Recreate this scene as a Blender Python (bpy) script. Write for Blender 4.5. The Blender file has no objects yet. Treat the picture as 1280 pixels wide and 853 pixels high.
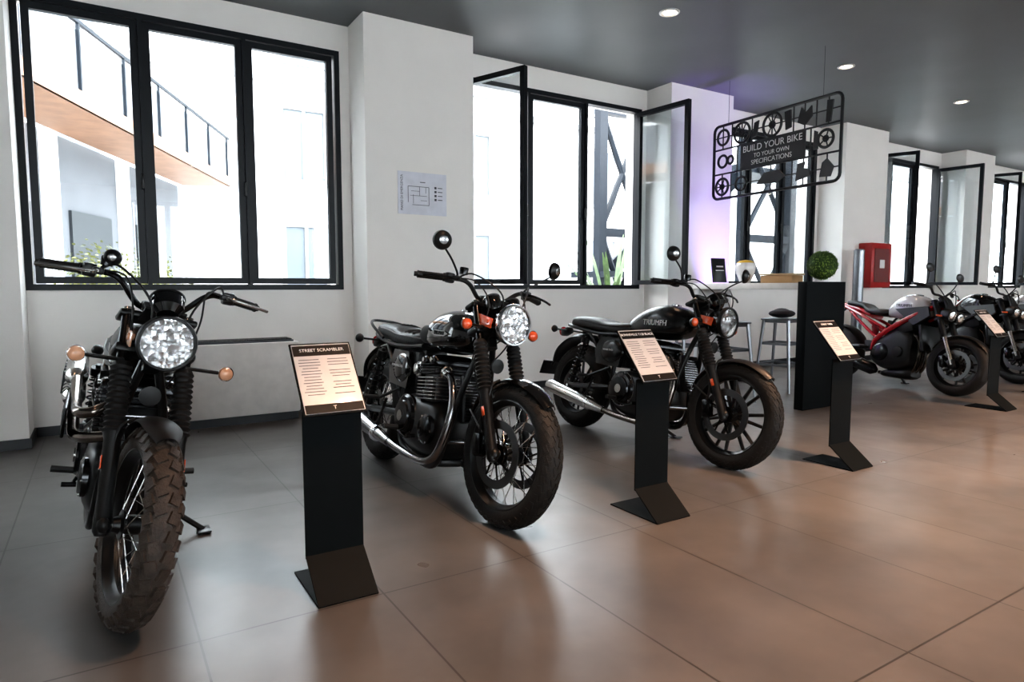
import bpy, math, random
from mathutils import Vector as V, Matrix
random.seed(3)
rad=math.radians
scene=bpy.context.scene
COL=scene.collection

# ------------------------------------------------------------------ materials
MATS={}
def mat(name,c,rough=0.5,metal=0.0,var=0.06,nscale=12.0,bump=0.0,bscale=60.0,coat=0.0,spec=0.5,emit=0.0):
    if name in MATS: return MATS[name]
    m=bpy.data.materials.new(name); m.use_nodes=True
    nt=m.node_tree; b=nt.nodes['Principled BSDF']
    b.inputs['Roughness'].default_value=rough; b.inputs['Metallic'].default_value=metal
    b.inputs['Coat Weight'].default_value=coat; b.inputs['Coat Roughness'].default_value=0.05
    b.inputs['Specular IOR Level'].default_value=spec
    tc=nt.nodes.new('ShaderNodeTexCoord')
    n=nt.nodes.new('ShaderNodeTexNoise'); n.inputs['Scale'].default_value=nscale; n.inputs['Detail'].default_value=4
    nt.links.new(tc.outputs['Object'],n.inputs['Vector'])
    r=nt.nodes.new('ShaderNodeValToRGB')
    r.color_ramp.elements[0].position=0.3; r.color_ramp.elements[1].position=0.7
    r.color_ramp.elements[0].color=[max(0,x*(1-var)) for x in c[:3]]+[1]
    r.color_ramp.elements[1].color=[min(1,x*(1+var)) for x in c[:3]]+[1]
    nt.links.new(n.outputs['Fac'],r.inputs['Fac']); nt.links.new(r.outputs['Color'],b.inputs['Base Color'])
    if bump>0:
        n2=nt.nodes.new('ShaderNodeTexNoise'); n2.inputs['Scale'].default_value=bscale; n2.inputs['Detail'].default_value=3
        nt.links.new(tc.outputs['Object'],n2.inputs['Vector'])
        bp=nt.nodes.new('ShaderNodeBump'); bp.inputs['Strength'].default_value=bump; bp.inputs['Distance'].default_value=0.01
        nt.links.new(n2.outputs['Fac'],bp.inputs['Height']); nt.links.new(bp.outputs['Normal'],b.inputs['Normal'])
    if emit>0:
        b.inputs['Emission Color'].default_value=list(c[:3])+[1]; b.inputs['Emission Strength'].default_value=emit
    MATS[name]=m; return m

def glassmat(name,tint=(1,1,1),refl=0.07,rough=0.02):
    m=bpy.data.materials.new(name); m.use_nodes=True; nt=m.node_tree
    for n in list(nt.nodes):
        if n.type!='OUTPUT_MATERIAL': nt.nodes.remove(n)
    out=[n for n in nt.nodes if n.type=='OUTPUT_MATERIAL'][0]
    t=nt.nodes.new('ShaderNodeBsdfTransparent'); t.inputs['Color'].default_value=list(tint)+[1]
    g=nt.nodes.new('ShaderNodeBsdfGlossy'); g.inputs['Roughness'].default_value=rough
    lw=nt.nodes.new('ShaderNodeLayerWeight'); lw.inputs['Blend'].default_value=0.2
    ma=nt.nodes.new('ShaderNodeMath'); ma.operation='MULTIPLY_ADD'; ma.inputs[1].default_value=0.5; ma.inputs[2].default_value=refl
    nt.links.new(lw.outputs['Fresnel'],ma.inputs[0])
    mx=nt.nodes.new('ShaderNodeMixShader')
    nt.links.new(ma.outputs[0],mx.inputs[0]); nt.links.new(t.outputs[0],mx.inputs[1]); nt.links.new(g.outputs[0],mx.inputs[2])
    nt.links.new(mx.outputs[0],out.inputs['Surface'])
    MATS[name]=m; return m

BLK=mat('gloss_black_paint',(0.004,0.0045,0.005),0.10,coat=1.0)
BLM=mat('black_powdercoat',(0.005,0.0055,0.006),0.36,spec=0.45)
SHEET=mat('folded_sheet_black',(0.004,0.006,0.007),0.6,spec=0.10)
BLS=mat('satin_black_metal',(0.045,0.046,0.048),0.20,0.95)
RUB=mat('tyre_rubber',(0.010,0.0095,0.009),0.6,bump=0.3,bscale=200,spec=.4)
RUBT=mat('warm_lit_knobby_rubber',(0.045,0.033,0.026),0.6,var=0.4,nscale=30,bump=0.4,bscale=150)  # brown tint puts the warm room light into the rubber colour
GRP=mat('grip_rubber',(0.008,0.008,0.008),0.55)
CHR=mat('chrome',(0.8,0.8,0.81),0.06,1.0)
ALU=mat('brushed_aluminium',(0.66,0.65,0.63),0.20,1.0,bump=0.03)
STL=mat('dark_steel',(0.30,0.30,0.305),0.20,1.0)
DSC=mat('brake_disc_steel',(0.13,0.13,0.13),0.35,1.0)
SEA=mat('seat_vinyl',(0.011,0.011,0.012),0.42,bump=0.25,bscale=120)
AMB=mat('amber_lens',(0.75,0.11,0.03),0.2,coat=1.0)
REDL=mat('red_lens',(0.5,0.01,0.01),0.2,coat=1.0)
HOT=mat('header_pipe',(0.22,0.19,0.17),0.18,1.0,var=0.3)
WHT=mat('white_paint_tank',(0.56,0.57,0.60),0.18,coat=1.0)
REDP=mat('red_paint',(0.45,0.006,0.015),0.25,coat=0.6)
GLH=glassmat('lamp_glass',(1,1,1),0.06)
GLW=glassmat('window_glass',(0.93,0.96,0.97),0.04)
TXT=mat('label_white',(0.75,0.75,0.74),0.4)
MIR=mat('mirror_glass',(0.85,0.87,0.9),0.03,1.0,var=0.0)
def refl():
    m=mat('lamp_reflector',(0.85,0.86,0.88),0.12,1.0,var=0.0)
    nt=m.node_tree; b=nt.nodes['Principled BSDF']
    tc=nt.nodes.new('ShaderNodeTexCoord'); v=nt.nodes.new('ShaderNodeTexVoronoi'); v.inputs['Scale'].default_value=34
    nt.links.new(tc.outputs['Object'],v.inputs['Vector'])
    bp=nt.nodes.new('ShaderNodeBump'); bp.inputs['Strength'].default_value=0.35; bp.inputs['Distance'].default_value=0.008
    nt.links.new(v.outputs['Distance'],bp.inputs['Height']); nt.links.new(bp.outputs['Normal'],b.inputs['Normal'])
    return m
RFL=refl()

# ------------------------------------------------------------------ geometry builder
def T(p): return Matrix.Translation(V(p))
def RX(a): return Matrix.Rotation(rad(a),4,'X')
def RY(a): return Matrix.Rotation(rad(a),4,'Y')
def RZ(a): return Matrix.Rotation(rad(a),4,'Z')
def smoothpts(pts,n=6,closed=False):
    pts=[V(p) for p in pts]; N=len(pts); out=[]
    rng=range(N if closed else N-1)
    for i in rng:
        if closed: p0,p1,p2,p3=pts[(i-1)%N],pts[i],pts[(i+1)%N],pts[(i+2)%N]
        else: p0,p1,p2,p3=pts[max(i-1,0)],pts[i],pts[i+1],pts[min(i+2,N-1)]
        for k in range(n):
            t=k/n
            out.append(0.5*((2*p1)+(p2-p0)*t+(2*p0-5*p1+4*p2-p3)*t*t+(3*p1-p0-3*p2+p3)*t*t*t))
    if not closed: out.append(pts[-1])
    return out

class B:
    def __init__(s,name,loc=(0,0,0),M=None):
        s.name=name; s.M=Matrix.Identity(4); s.parts={}; s.W=M if M is not None else T(loc); s.cur=None; s.texts=[]
    def use(s,n,m): s.cur=(n,m.name); s.m=m; return s
    def add(s,vs,fs):
        p=s.parts.setdefault(s.cur,dict(m=s.m,v=[],f=[]))
        o=len(p['v']); p['v']+=[s.M@V(v) for v in vs]; p['f']+=[[i+o for i in f] for f in fs]
    def box(s,c,size,R=None,bev=0.0):
        hx,hy,hz=[q/2 for q in size]
        R=R if R is not None else Matrix.Identity(4); c=V(c)
        if bev<=0:
            vs=[(x,y,z) for x in(-hx,hx) for y in(-hy,hy) for z in(-hz,hz)]
            fs=[(0,1,3,2),(4,6,7,5),(0,4,5,1),(2,3,7,6),(0,2,6,4),(1,5,7,3)]
            s.add([c+(R@V(v)) for v in vs],fs)
        else:
            b=min(bev,hx*.98,hy*.98,hz*.98)
            import bmesh
            bm=bmesh.new(); bmesh.ops.create_cube(bm,size=1)
            for v in bm.verts: v.co=V((v.co.x*2*hx,v.co.y*2*hy,v.co.z*2*hz))
            bmesh.ops.bevel(bm,geom=list(bm.edges),offset=b,segments=2,affect='EDGES',profile=0.5)
            bm.verts.index_update()
            s.add([c+(R@v.co) for v in bm.verts],[[v.index for v in f.verts] for f in bm.faces]); bm.free()
        return s
    def lathe(s,o,ax,prof,seg=24,closed=False):
        o=V(o); ax=V(ax).normalized()
        a=V((0,0,1)) if abs(ax.z)<0.9 else V((1,0,0))
        u=ax.cross(a).normalized(); w=ax.cross(u)
        vs=[];fs=[];n=len(prof)
        for (h,r) in prof:
            for k in range(seg):
                t=2*math.pi*k/seg
                vs.append(o+ax*h+(u*math.cos(t)+w*math.sin(t))*r)
        for i in range(n if closed else n-1):
            j=(i+1)%n
            for k in range(seg):
                l=(k+1)%seg
                fs.append((i*seg+k,i*seg+l,j*seg+l,j*seg+k))
        if not closed:
            if prof[0][1]>1e-6: fs.append(tuple(range(seg))[::-1])
            if prof[-1][1]>1e-6: fs.append(tuple((n-1)*seg+k for k in range(seg)))
        s.add(vs,fs); return s
    def cyl(s,p0,p1,r0,r1=None,seg=14):
        p0=V(p0);p1=V(p1); r1=r0 if r1 is None else r1
        d=p1-p0
        return s.lathe(p0,d,[(0,r0),(d.length,r1)],seg)
    def tube(s,pts,r,seg=8,sm=0,closed=False):
        if sm: pts=smoothpts(pts,sm,closed)
        pts=[V(p) for p in pts]; n=len(pts)
        u=None; vs=[]; fs=[]
        for i,p in enumerate(pts):
            if closed: t=(pts[(i+1)%n]-pts[i-1]).normalized()
            else: t=(pts[min(i+1,n-1)]-pts[max(i-1,0)]).normalized()
            if u is None:
                a=V((0,0,1)) if abs(t.z)<0.9 else V((1,0,0)); u=t.cross(a).normalized()
            else:
                u=(u-t*u.dot(t)).normalized()
            w=t.cross(u)
            ri=r if not isinstance(r,(list,tuple)) else r[0]+(r[1]-r[0])*i/(n-1)
            for k in range(seg):
                q=2*math.pi*k/seg; vs.append(p+(u*math.cos(q)+w*math.sin(q))*ri)
        for i in range(n if closed else n-1):
            j=(i+1)%n
            for k in range(seg):
                l=(k+1)%seg; fs.append((i*seg+k,i*seg+l,j*seg+l,j*seg+k))
        if not closed:
            fs.append(tuple(range(seg))[::-1]); fs.append(tuple((n-1)*seg+k for k in range(seg)))
        s.add(vs,fs); return s
    def sph(s,c,r,seg=16,R=None):
        if not isinstance(r,(list,tuple)): r=(r,r,r)
        vs=[];fs=[];m=seg//2; c=V(c)
        for i in range(m+1):
            a=math.pi*i/m
            for k in range(seg):
                t=2*math.pi*k/seg
                q=V((r[0]*math.sin(a)*math.cos(t),r[1]*math.sin(a)*math.sin(t),r[2]*math.cos(a)))
                if R is not None: q=R@q
                vs.append(c+q)
        for i in range(m):
            for k in range(seg):
                l=(k+1)%seg; fs.append((i*seg+k,(i+1)*seg+k,(i+1)*seg+l,i*seg+l))
        s.add(vs,fs); return s
    def loft(s,rings,closed_path=False,cap=True):
        n=len(rings[0]); vs=[p for r in rings for p in r]; fs=[]
        N=len(rings)
        for i in range(N if closed_path else N-1):
            j=(i+1)%N
            for k in range(n):
                l=(k+1)%n; fs.append((i*n+k,i*n+l,j*n+l,j*n+k))
        if cap and not closed_path:
            fs.append(tuple(range(n))[::-1]); fs.append(tuple((N-1)*n+k for k in range(n)))
        s.add(vs,fs); return s
    def body(s,secs,n=2.4,m=28,sub=4):
        P=smoothpts([V((a[0],a[1],a[2])) for a in secs],sub); Q=smoothpts([V((a[3],a[4],0)) for a in secs],sub)
        rings=[]
        for p,q in zip(P,Q):
            x,zb,zm=p; zt,hy,_=q; ring=[]
            for k in range(m):
                t=2*math.pi*k/m; c=math.cos(t); d=math.sin(t)
                y=hy*math.copysign(abs(c)**(2/n),c)
                z=zm+(zt-zm if d>0 else zm-zb)*math.copysign(abs(d)**(2/n),d)
                ring.append((x,y,z))
            rings.append(ring)
        return s.loft(rings)
    def prism(s,poly,o,ux,uy,th):
        o=V(o);ux=V(ux);uy=V(uy);nz=ux.cross(uy).normalized()*th/2; n=len(poly)
        a=[o+ux*p[0]+uy*p[1]-nz for p in poly]; b=[o+ux*p[0]+uy*p[1]+nz for p in poly]
        fs=[tuple(range(n))[::-1],tuple(range(n,2*n))]+[(i,(i+1)%n,n+(i+1)%n,n+i) for i in range(n)]
        s.add(a+b,fs); return s
    def text(s,body,M,size,m,align='CENTER',ext=0.0008,name='lettering'):
        s.texts.append((body,s.M@M,size,m,align,ext,name))
    def build(s,ang=35):
        import bmesh
        single = len(s.parts)==1 and not s.texts
        root=None
        if not single:
            root=bpy.data.objects.new(s.name,None); COL.objects.link(root); root.matrix_world=s.W; root.empty_display_size=0.1
        for (pn,mn),p in s.parts.items():
            me=bpy.data.meshes.new(pn); me.from_pydata([tuple(v) for v in p['v']],[],p['f'])
            bm=bmesh.new(); bm.from_mesh(me)
            bmesh.ops.remove_doubles(bm,verts=bm.verts,dist=1e-5)
            bmesh.ops.recalc_face_normals(bm,faces=bm.faces)
            bm.to_mesh(me); bm.free()
            me.shade_smooth(); me.set_sharp_from_angle(angle=rad(ang))
            me.materials.append(p['m'])
            o=bpy.data.objects.new(s.name if single else pn,me); COL.objects.link(o)
            if single: o.matrix_world=s.W; root=o
            else: o.parent=root
        for (body,M,size,m,al,ext,nm) in s.texts:
            cu=bpy.data.curves.new(nm,'FONT'); cu.body=body; cu.size=size; cu.align_x=al; cu.align_y='CENTER'; cu.extrude=ext
            cu.materials.append(m)
            o=bpy.data.objects.new(nm,cu); COL.objects.link(o); o.parent=root; o.matrix_local=M
        return root

# ------------------------------------------------------------------ motorcycle parts
def wheel(b,pre,cx,cz,R,w,style,rim,tyre,knob=0.0,disc=True,dy=0.075,drad=0.155):
    rc=R-0.48*w; ro=0.48*w
    b.use(pre+'_tyre',tyre)
    prof=[(0.5*w*math.sin(rad(a)),rc+ro*math.cos(rad(a))) for a in range(-125,126,10)]
    b.lathe((cx,0,cz),(0,1,0),prof,64,closed=True)
    if knob>0:
        big=knob>0.004
        rows=[(-60,0),(-22,.5),(22,0),(60,.5)] if big else [(-62,0),(-36,.5),(-12,0),(12,.5),(36,0),(62,.5)]
        N=36 if big else 44
        for (a,off) in rows:
            sa,ca=math.sin(rad(a)),math.cos(rad(a)); rr=rc+ro*ca; yy=0.5*w*sa
            for k in range(N):
                t=2*math.pi*(k+off)/N
                rd=V((math.cos(t),0,math.sin(t))); tg=V((-math.sin(t),0,math.cos(t)))
                out=(rd*ca+V((0,sa,0))).normalized(); lat=tg.cross(out)
                skew=(0.35 if a>0 else -0.35)
                tt=(tg+lat*skew).normalized(); ll=tt.cross(out)
                L=2*math.pi*rr/N*(0.62 if big else 0.74); W=w*(0.30 if big else 0.15)
                c=V((cx,yy,cz))+rd*rr
                M4=Matrix((tt,ll,out)).transposed().to_4x4()
                b.box(c,(L,W,knob*2),M4)
    ri=rc+ro*math.cos(rad(125)); hw=0.42*w
    b.use(pre+'_rim',rim)
    b.lathe((cx,0,cz),(0,1,0),[(-hw,ri+.010),(-hw-.002,ri-.002),(-hw+.006,ri-.008),(-hw*.55,ri-.012),(-hw*.3,ri-.024),(hw*.3,ri-.024),(hw*.55,ri-.012),(hw-.006,ri-.008),(hw+.002,ri-.002),(hw,ri+.010)],64,closed=True)
    rs=ri-.022
    if style=='spoke':
        b.use(pre+'_hub',rim)
        b.lathe((cx,0,cz),(0,1,0),[(-.075,0),(-.075,.022),(-.055,.03),(-.05,.048),(-.042,.048),(-.038,.032),(.038,.032),(.042,.048),(.05,.048),(.055,.03),(.075,.022),(.075,0)],24)
        b.use(pre+'_spokes',ALU)
        for k in range(36):
            t=2*math.pi*k/36; sd=1 if k%2 else -1; cr=0.75 if (k//2)%2 else -0.75
            p1=V((cx+rs*math.cos(t),sd*.006,cz+rs*math.sin(t)))
            p0=V((cx+.044*math.cos(t+cr),sd*.046,cz+.044*math.sin(t+cr)))
            b.cyl(p0,p1,.0021,seg=5)
    else:
        b.use(pre+'_hub',rim)
        b.lathe((cx,0,cz),(0,1,0),[(-.06,0),(-.06,.03),(-.03,.045),(.03,.045),(.06,.03),(.06,0)],24)
        N=style
        for k in range(N):
            t=2*math.pi*k/N
            for off in (-0.12,0.12):
                p0=V((cx+.035*math.cos(t+off*1.5),0,cz+.035*math.sin(t+off*1.5)))
                p1=V((cx+(rs+.004)*math.cos(t+off*(7.0/N)*1.4),0,cz+(rs+.004)*math.sin(t+off*(7.0/N)*1.4)))
                b.tube([p0,p1],[.013,.010],6)
    if disc:
        for sd in disc if isinstance(disc,tuple) else (1,-1):
            b.use(pre+'_brake_disc',DSC)
            b.lathe((cx,sd*dy,cz),(0,1,0),[(-.0025,drad*.74),(-.0025,drad),(.0025,drad),(.0025,drad*.74)],48,closed=True)
            b.use(pre+'_disc_carrier',BLS)
            b.lathe((cx,sd*dy*.93,cz),(0,1,0),[(-.003,.02),(-.003,.05),(.003,.05),(.003,.02)],24,closed=True)
            for k in range(8):
                t=2*math.pi*k/8
                b.cyl((cx+.045*math.cos(t),sd*dy*.95,cz+.045*math.sin(t)),(cx+drad*.76*math.cos(t+.3),sd*dy,cz+drad*.76*math.sin(t+.3)),.005,seg=6)

def fender(b,cx,cz,r,w,a0,a1,n=20,drop=.022):
    rings=[]
    for i in range(n+1):
        a=rad(a0+(a1-a0)*i/n); rd=V((math.cos(a),0,math.sin(a))); ring=[]
        tp=min(1,.55+ .45*math.sin(math.pi*min(1,max(0,(i/n)*4 if i<n/4 else (1-i/n)*4))/2))
        ys=[-1,-.8,-.45,0,.45,.8,1]
        for y in ys: ring.append(V((cx,y*w/2*tp,cz))+rd*(r-drop*abs(y)**2.5))
        for y in ys[::-1]: ring.append(V((cx,y*w/2*.95*tp,cz))+rd*(r-.004-drop*abs(y)**2.5))
        rings.append(ring)
    b.loft(rings)

def headlight(b,c,r,deep=.13,rim=BLM):
    c=V(c)
    b.use('headlight_shell',BLK)
    b.lathe(c-V((deep,0,0)),(1,0,0),[(0,0),(0.002,r*.3),(deep*.15,r*.62),(deep*.4,r*.86),(deep*.7,r*.98),(deep*.97,r*1.0),(deep*.97,r*.93),(deep*.7,r*.9)],32)
    b.use('headlight_rim',rim)
    b.lathe(c,(1,0,0),[(-.012,r*.9),(-.012,r*1.06),(.004,r*1.07),(.012,r*1.02),(.012,r*.94),(0,r*.92)],40,closed=True)
    b.use('headlight_reflector',RFL)
    b.lathe(c,(1,0,0),[(.002,r*.93),(-.02,r*.85),(-.04,r*.68),(-.055,r*.45),(-.062,r*.2),(-.063,0)],40)
    b.use('headlight_bulb_cap',CHR)
    b.lathe(c-V((.05,0,0)),(1,0,0),[(0,.012),(.028,.016),(.034,.01),(.036,0)],16)
    b.use('headlight_divider',BLS); b.box(c+V((-.03,0,0)),(.03,.006,r*1.6))
    b.use('headlight_ribs',RFL)
    for sy in (-.5,-.25,.25,.5): b.box(c+V((-.02,sy*r,0)),(.026,.002,r*1.5))
    b.use('headlight_lens',GLH)
    b.lathe(c,(1,0,0),[(.006,r*.94),(.014,r*.8),(.022,r*.5),(.025,r*.2),(.0255,0)],40)

def indicator(b,p,y,fwd=1,lens=AMB,cup=BLM):
    p=V(p); q=V((p.x,y,p.z))
    b.use('indicator_stalks',BLM); b.cyl(p,q,.007,seg=8)
    b.use('indicator_bodies',cup); b.lathe(q-V((fwd*.03,0,0)),(fwd,0,0),[(0,0),(.004,.012),(.02,.024),(.035,.029),(.035,.026)],20)
    b.use('indicator_lenses',lens); b.lathe(q+V((fwd*.003,0,0)),(fwd,0,0),[(0,.027),(.012,.024),(.02,.014),(.022,0)],20)

def shock(b,p0,p1,rs=.03):
    p0=V(p0);p1=V(p1);d=(p1-p0);L=d.length;d.normalize()
    b.use('shock_bodies',BLM); b.cyl(p0,p0+d*L*.5,.02); b.cyl(p0+d*L*.5,p1,.012)
    b.lathe(p0,d,[(L*.12,.034),(L*.15,.034)],20); b.lathe(p0,d,[(L*.86,.032),(L*.96,.030)],20)
    a=V((0,1,0)); u=d.cross(a).normalized(); w=d.cross(u)
    pts=[p0+d*(L*(.15+.71*i/110))+(u*math.cos(i*2*math.pi*8/110)+w*math.sin(i*2*math.pi*8/110))*rs for i in range(111)]
    b.use('shock_springs',BLS); b.tube(pts,.0048,6)

def motorcycle_classic(kind,M,lean=10,steer=0):
    b=B('motorcycle',M=M@RX(-lean))
    scr=kind=='scrambler'; t120=kind=='t120'; tw=kind=='twin'
    RF={'scrambler':.322,'t120':.330,'twin':.322}[kind]; RR=.322
    WB=1.44
    tyre=RUBT if scr else RUB; kn=.0065 if scr else .0025
    ax=V((-.4305,0,.9026)); sp=V((.105,0,0))
    base=b.M.copy(); SM=T(sp)@Matrix.Rotation(rad(steer),4,ax)@T(-sp)
    b.M=SM
    wheel(b,'front_wheel',0,RF,RF,.108 if not scr else .104,'spoke' if not tw else 7,BLM,tyre,kn,disc=(1,-1) if t120 else ((-1,) if tw else (1,)))
    A=V((0,0,RF))
    b.use('front_axle',STL).cyl((0,-.125,RF),(0,.125,RF),.012)
    for sy in (1,-1):
        a=A+V((0,sy*.102,0))
        b.use('fork_sliders',BLM)
        b.lathe(a,ax,[(-.035,.018),(-.02,.026),(.02,.027),(.06,.025),(.28,.0265),(.30,.031),(.315,.031)],18)
        b.sph(a+V((.008,0,0)),(.03,.022,.03),12)
        b.use('fork_reflectors',AMB); b.box(a+ax*.20+V((0,sy*.027,0)),(.02,.004,.045),RY(-25),.002)
        b.use('fork_gaiters',GRP)
        prof=[(.29,.024)]
        for k in range(12):
            prof+= [(.30+k*.0205,.029),(.31+k*.0205,.039-.0003*k)]
        prof.append((.555,.027)); b.lathe(a,ax,prof,20)
        b.use('fork_stanchions',BLS); b.cyl(a+ax*.55,a+ax*.755,.0205)
        b.use('fork_top_caps',ALU); b.cyl(a+ax*.75,a+ax*.765,.019)
    cu=A+ax*.60; ct=A+ax*.735
    Ry=Matrix((V((ax.z,0,-ax.x)),V((0,1,0)),ax)).transposed().to_4x4()
    b.use('fork_yokes',BLM)
    b.box(cu+V((-.02,0,0)),(.085,.27,.035),Ry,.012); b.box(ct+V((-.02,0,0)),(.08,.265,.025),Ry,.01)
    for sy in ((1,-1) if t120 else ((-1,) if tw else (1,))):
        b.use('brake_calipers',BLS); b.box((-.125,sy*.085,RF+.02),(.06,.05,.11),RY(-10),.012)
        b.use('brake_hoses',GRP); b.tube([(-.12,sy*.10,RF+.07),(-.12,sy*.12,RF+.2),(-.23,sy*.12,RF+.4),(-.26,sy*.06,RF+.62)],.005,6,6)
    FEN=mat('matte_black_fender',(.010,.010,.011),.45)
    b.use('front_fender',BLK if t120 else FEN)
    if scr: fender(b,0,RF,RF+.035,.12,64,140)
    else: fender(b,0,RF,RF+.025,.118,48,158)
    b.use('front_fender_stays',BLM)
    for sy in (1,-1):
        b.tube([(-.10,sy*.050,RF+.33),(-.10,sy*.09,RF+.3),(-.095,sy*.1,RF+.22)],.006,6,3)
        if not scr: b.tube([(RF*-.88,sy*.055,RF+.16),(-.10,sy*.095,RF+.07)],.005,6)
    hc=V((-.125,0,.888+(RF-.33)*.5+(.04 if t120 else 0)+(.035 if scr else 0)))
    headlight(b,hc,.092 if scr else (.092 if tw else .095),.14,BLM if not t120 else CHR)
    b.use('headlight_brackets',BLM)
    for sy in (1,-1):
        b.box(hc+V((-.10,sy*.103,.0)),(.12,.006,.05),RY(10),.002)
        b.cyl(hc+V((-.075,sy*.090,0)),hc+V((-.075,sy*.112,0)),.012)
        if scr: indicator(b,hc+V((-.10,sy*.10,-.085)),sy*.245,1,mat('pale_amber',(.75,.40,.24),.2,coat=1),CHR)
        else: indicator(b,hc+V((-.10,sy*.10,-.03)),sy*.205,1,AMB,BLM)
    for cy in ((-.06,.06) if t120 else (0.0,)):
        r=.043 if t120 else .058
        o=V((-.235,cy,hc.z+(.085 if t120 else .125))); d=V((-.62,0,.78))
        b.use('instrument_cups',BLK); b.lathe(o,d,[(-.045,0),(-.04,r*.6),(-.015,r*.95),(.03,r),(.036,r*.96),(.032,r*.86)],28)
        b.use('instrument_faces',mat('clock_face',(.03,.03,.035),.2)); b.lathe(o,d,[(.030,r*.88),(.0301,0)],24)
        b.use('instrument_bezels',CHR if t120 else BLM); b.lathe(o,d,[(.03,r*.92),(.03,r*1.03),(.037,r*1.03),(.037,r*.92)],28,closed=True)
    b.use('clock_bracket',BLM); b.box((-.27,0,hc.z+.085),(.1,.14,.012),RY(-30),.004)
    hz={'scrambler':.05,'t120':.03,'twin':.02}[kind]; hb=ct+V((-.04,0,.045)); wd=.375 if scr else .385
    for sy in (-1,1):
        b.use('handlebar',BLM if not scr else BLS)
        q=[hb+V((0,sy*.0,0)),hb+V((0,sy*.07,0)),hb+V((.015,sy*.15,.03+hz)),hb+V((-.01,sy*.22,.042+hz)),hb+V((-.085,sy*wd,.03+hz))]
        b.tube(q,.0112,10,6)
        g1=q[-1]; g0=q[-2]+(q[-1]-q[-2])*.28; dd=(g1-g0).normalized(); L=(g1-g0).length
        b.use('grips',GRP); b.lathe(g0,dd,[(0,.021),(.006,.021),(.008,.0165)]+[(.01+i*.006,.0165+(.0012 if i%2 else 0)) for i in range(int((L-.02)/.006))]+[(L-.006,.017),(L,.019),(L+.004,.012),(L+.016,.012)],16)
        b.use('switchgear',BLM); b.box(g0-dd*.025,(.04,.045,.05),None,.01)
        b.use('levers',ALU if scr else BLS)
        l0=g0-dd*.05+V((.03,0,0)); b.tube([l0,l0+V((.035,sy*.02,-.005)),l0+V((.02,sy*.10,-.012)),l0+V((-.02,sy*.18,-.02))],.0065,8,5)
        b.use('lever_perches',BLM); b.box(l0+V((-.01,0,0)),(.04,.035,.025),None,.006)
        m0=g0-dd*.06+V((0,0,.01))
        if not scr:
            mc=m0+V((.055,sy*(.145 if t120 else .17),.145)); b.use('mirror_stems',BLM); b.tube([m0,m0+V((.01,sy*.01,.02)),m0+V((.04,sy*.07,.07)),mc-V((.0,sy*.015,.03))],.0052,8,6)
        else:
            mc=m0+V((.05,-sy*.02,.045))
            if sy>0: mc=None
            else: b.use('mirror_stems',BLM); b.tube([m0,mc],.0052,8)
        if mc is not None:
            r=.047 if not scr else .030
            md=V((-1,-sy*.25,.05)).normalized()
            b.use('mirror_shells',BLM); b.lathe(mc,md,[(-.024,0),(-.02,r*.5),(-.006,r*.92),(.006,r),(.01,r),(.01,r*.93)],28)
            b.use('mirror_glasses',MIR); b.lathe(mc,md,[(.009,r*.94),(.0095,0)],28)
            b.use('mirror_backs',STL); b.lathe(mc,-md,[(.0235,0),(.024,r*.3),(.022,r*.45)],20)
        b.use('cables',GRP)
        c0=g0-dd*.05+V((.02,0,0))
        b.tube([c0,c0+V((.07,-sy*.05,.03)),V((-.16,sy*.07,hc.z+.13)),V((-.2,sy*.05,hc.z-.02)),V((-.32,sy*.03,hc.z-.12))],.0042,6,8)
        b.tube([c0,c0+V((.05,-sy*.08,.0)),V((-.2,sy*.11,hc.z+.08)),V((-.27,sy*.09,hc.z-.1)),V((-.34,sy*.06,hc.z-.2))],.0036,6,8)
    b.use('bar_clamp',BLM); b.box(hb,(.045,.12,.04),None,.01)
    b.use('brake_reservoir',BLS); rq=hb+V((.03,-.2,.065+hz)); b.lathe(rq,(0,0,1),[(0,.02),(.03,.022),(.034,.02),(.036,0)],16)
    b.use('horn',BLM); b.lathe((-.21,0,.72),(1,0,0),[(-.02,.02),(0,.035),(.012,.036),(.014,.01)],20)
    # ---------- static
    b.M=base
    b.use('frame',BLM)
    b.cyl((-.272,0,.80),(-.36,0,.985),.03)
    b.tube([(-.30,0,.90),(-.5,0,.86),(-.9,0,.76),(-1.0,0,.74)],.022,10,5)
    for sy in (1,-1):
        b.tube([(-.30,sy*.02,.84),(-.36,sy*.07,.62),(-.42,sy*.10,.36),(-.50,sy*.11,.17),(-.72,sy*.12,.16),(-.92,sy*.12,.22),(-.97,sy*.12,.45),(-.93,sy*.10,.72)],.0165,10,5)
        b.tube([(-.85,sy*.09,.76),(-1.15,sy*.12,.74),(-1.45,sy*.11,.77),(-1.6,sy*.07,.79)],.0135,8,5)
        b.tube([(-.95,sy*.115,.40),(-1.12,sy*.13,.60),(-1.28,sy*.12,.74)],.012,8,4)
    for sy in (1,-1):
        b.use('swingarm',BLM)
        b.tube([(-.95,sy*.10,.36),(-1.15,sy*.125,.345),(-WB,sy*.125,RR)],.021,10,4); b.box((-WB,sy*.125,RR),(.09,.03,.055),None,.008)
        shock(b,(-WB+.05,sy*.15,RR+.03),(-1.27,sy*.15,.71))
    b.use('swingarm',BLM); b.cyl((-.95,-.13,.36),(-.95,.13,.36),.03)
    wheel(b,'rear_wheel',-WB,RR,RR,.142,'spoke' if not tw else 7,BLM,tyre,kn,disc=(-1,),dy=.085,drad=.12)
    b.use('rear_axle',STL).cyl((-WB,-.15,RR),(-WB,.15,RR),.011)
    b.use('chain',STL)
    b.tube([(-.93,.11,.41),(-WB,.11,RR+.095)],.007,6); b.tube([(-.93,.11,.32),(-WB,.11,RR-.095)],.007,6)
    b.lathe((-WB,.11,RR),(0,1,0),[(-.004,.03),(-.004,.095),(.004,.095),(.004,.03)],36,closed=True)
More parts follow.
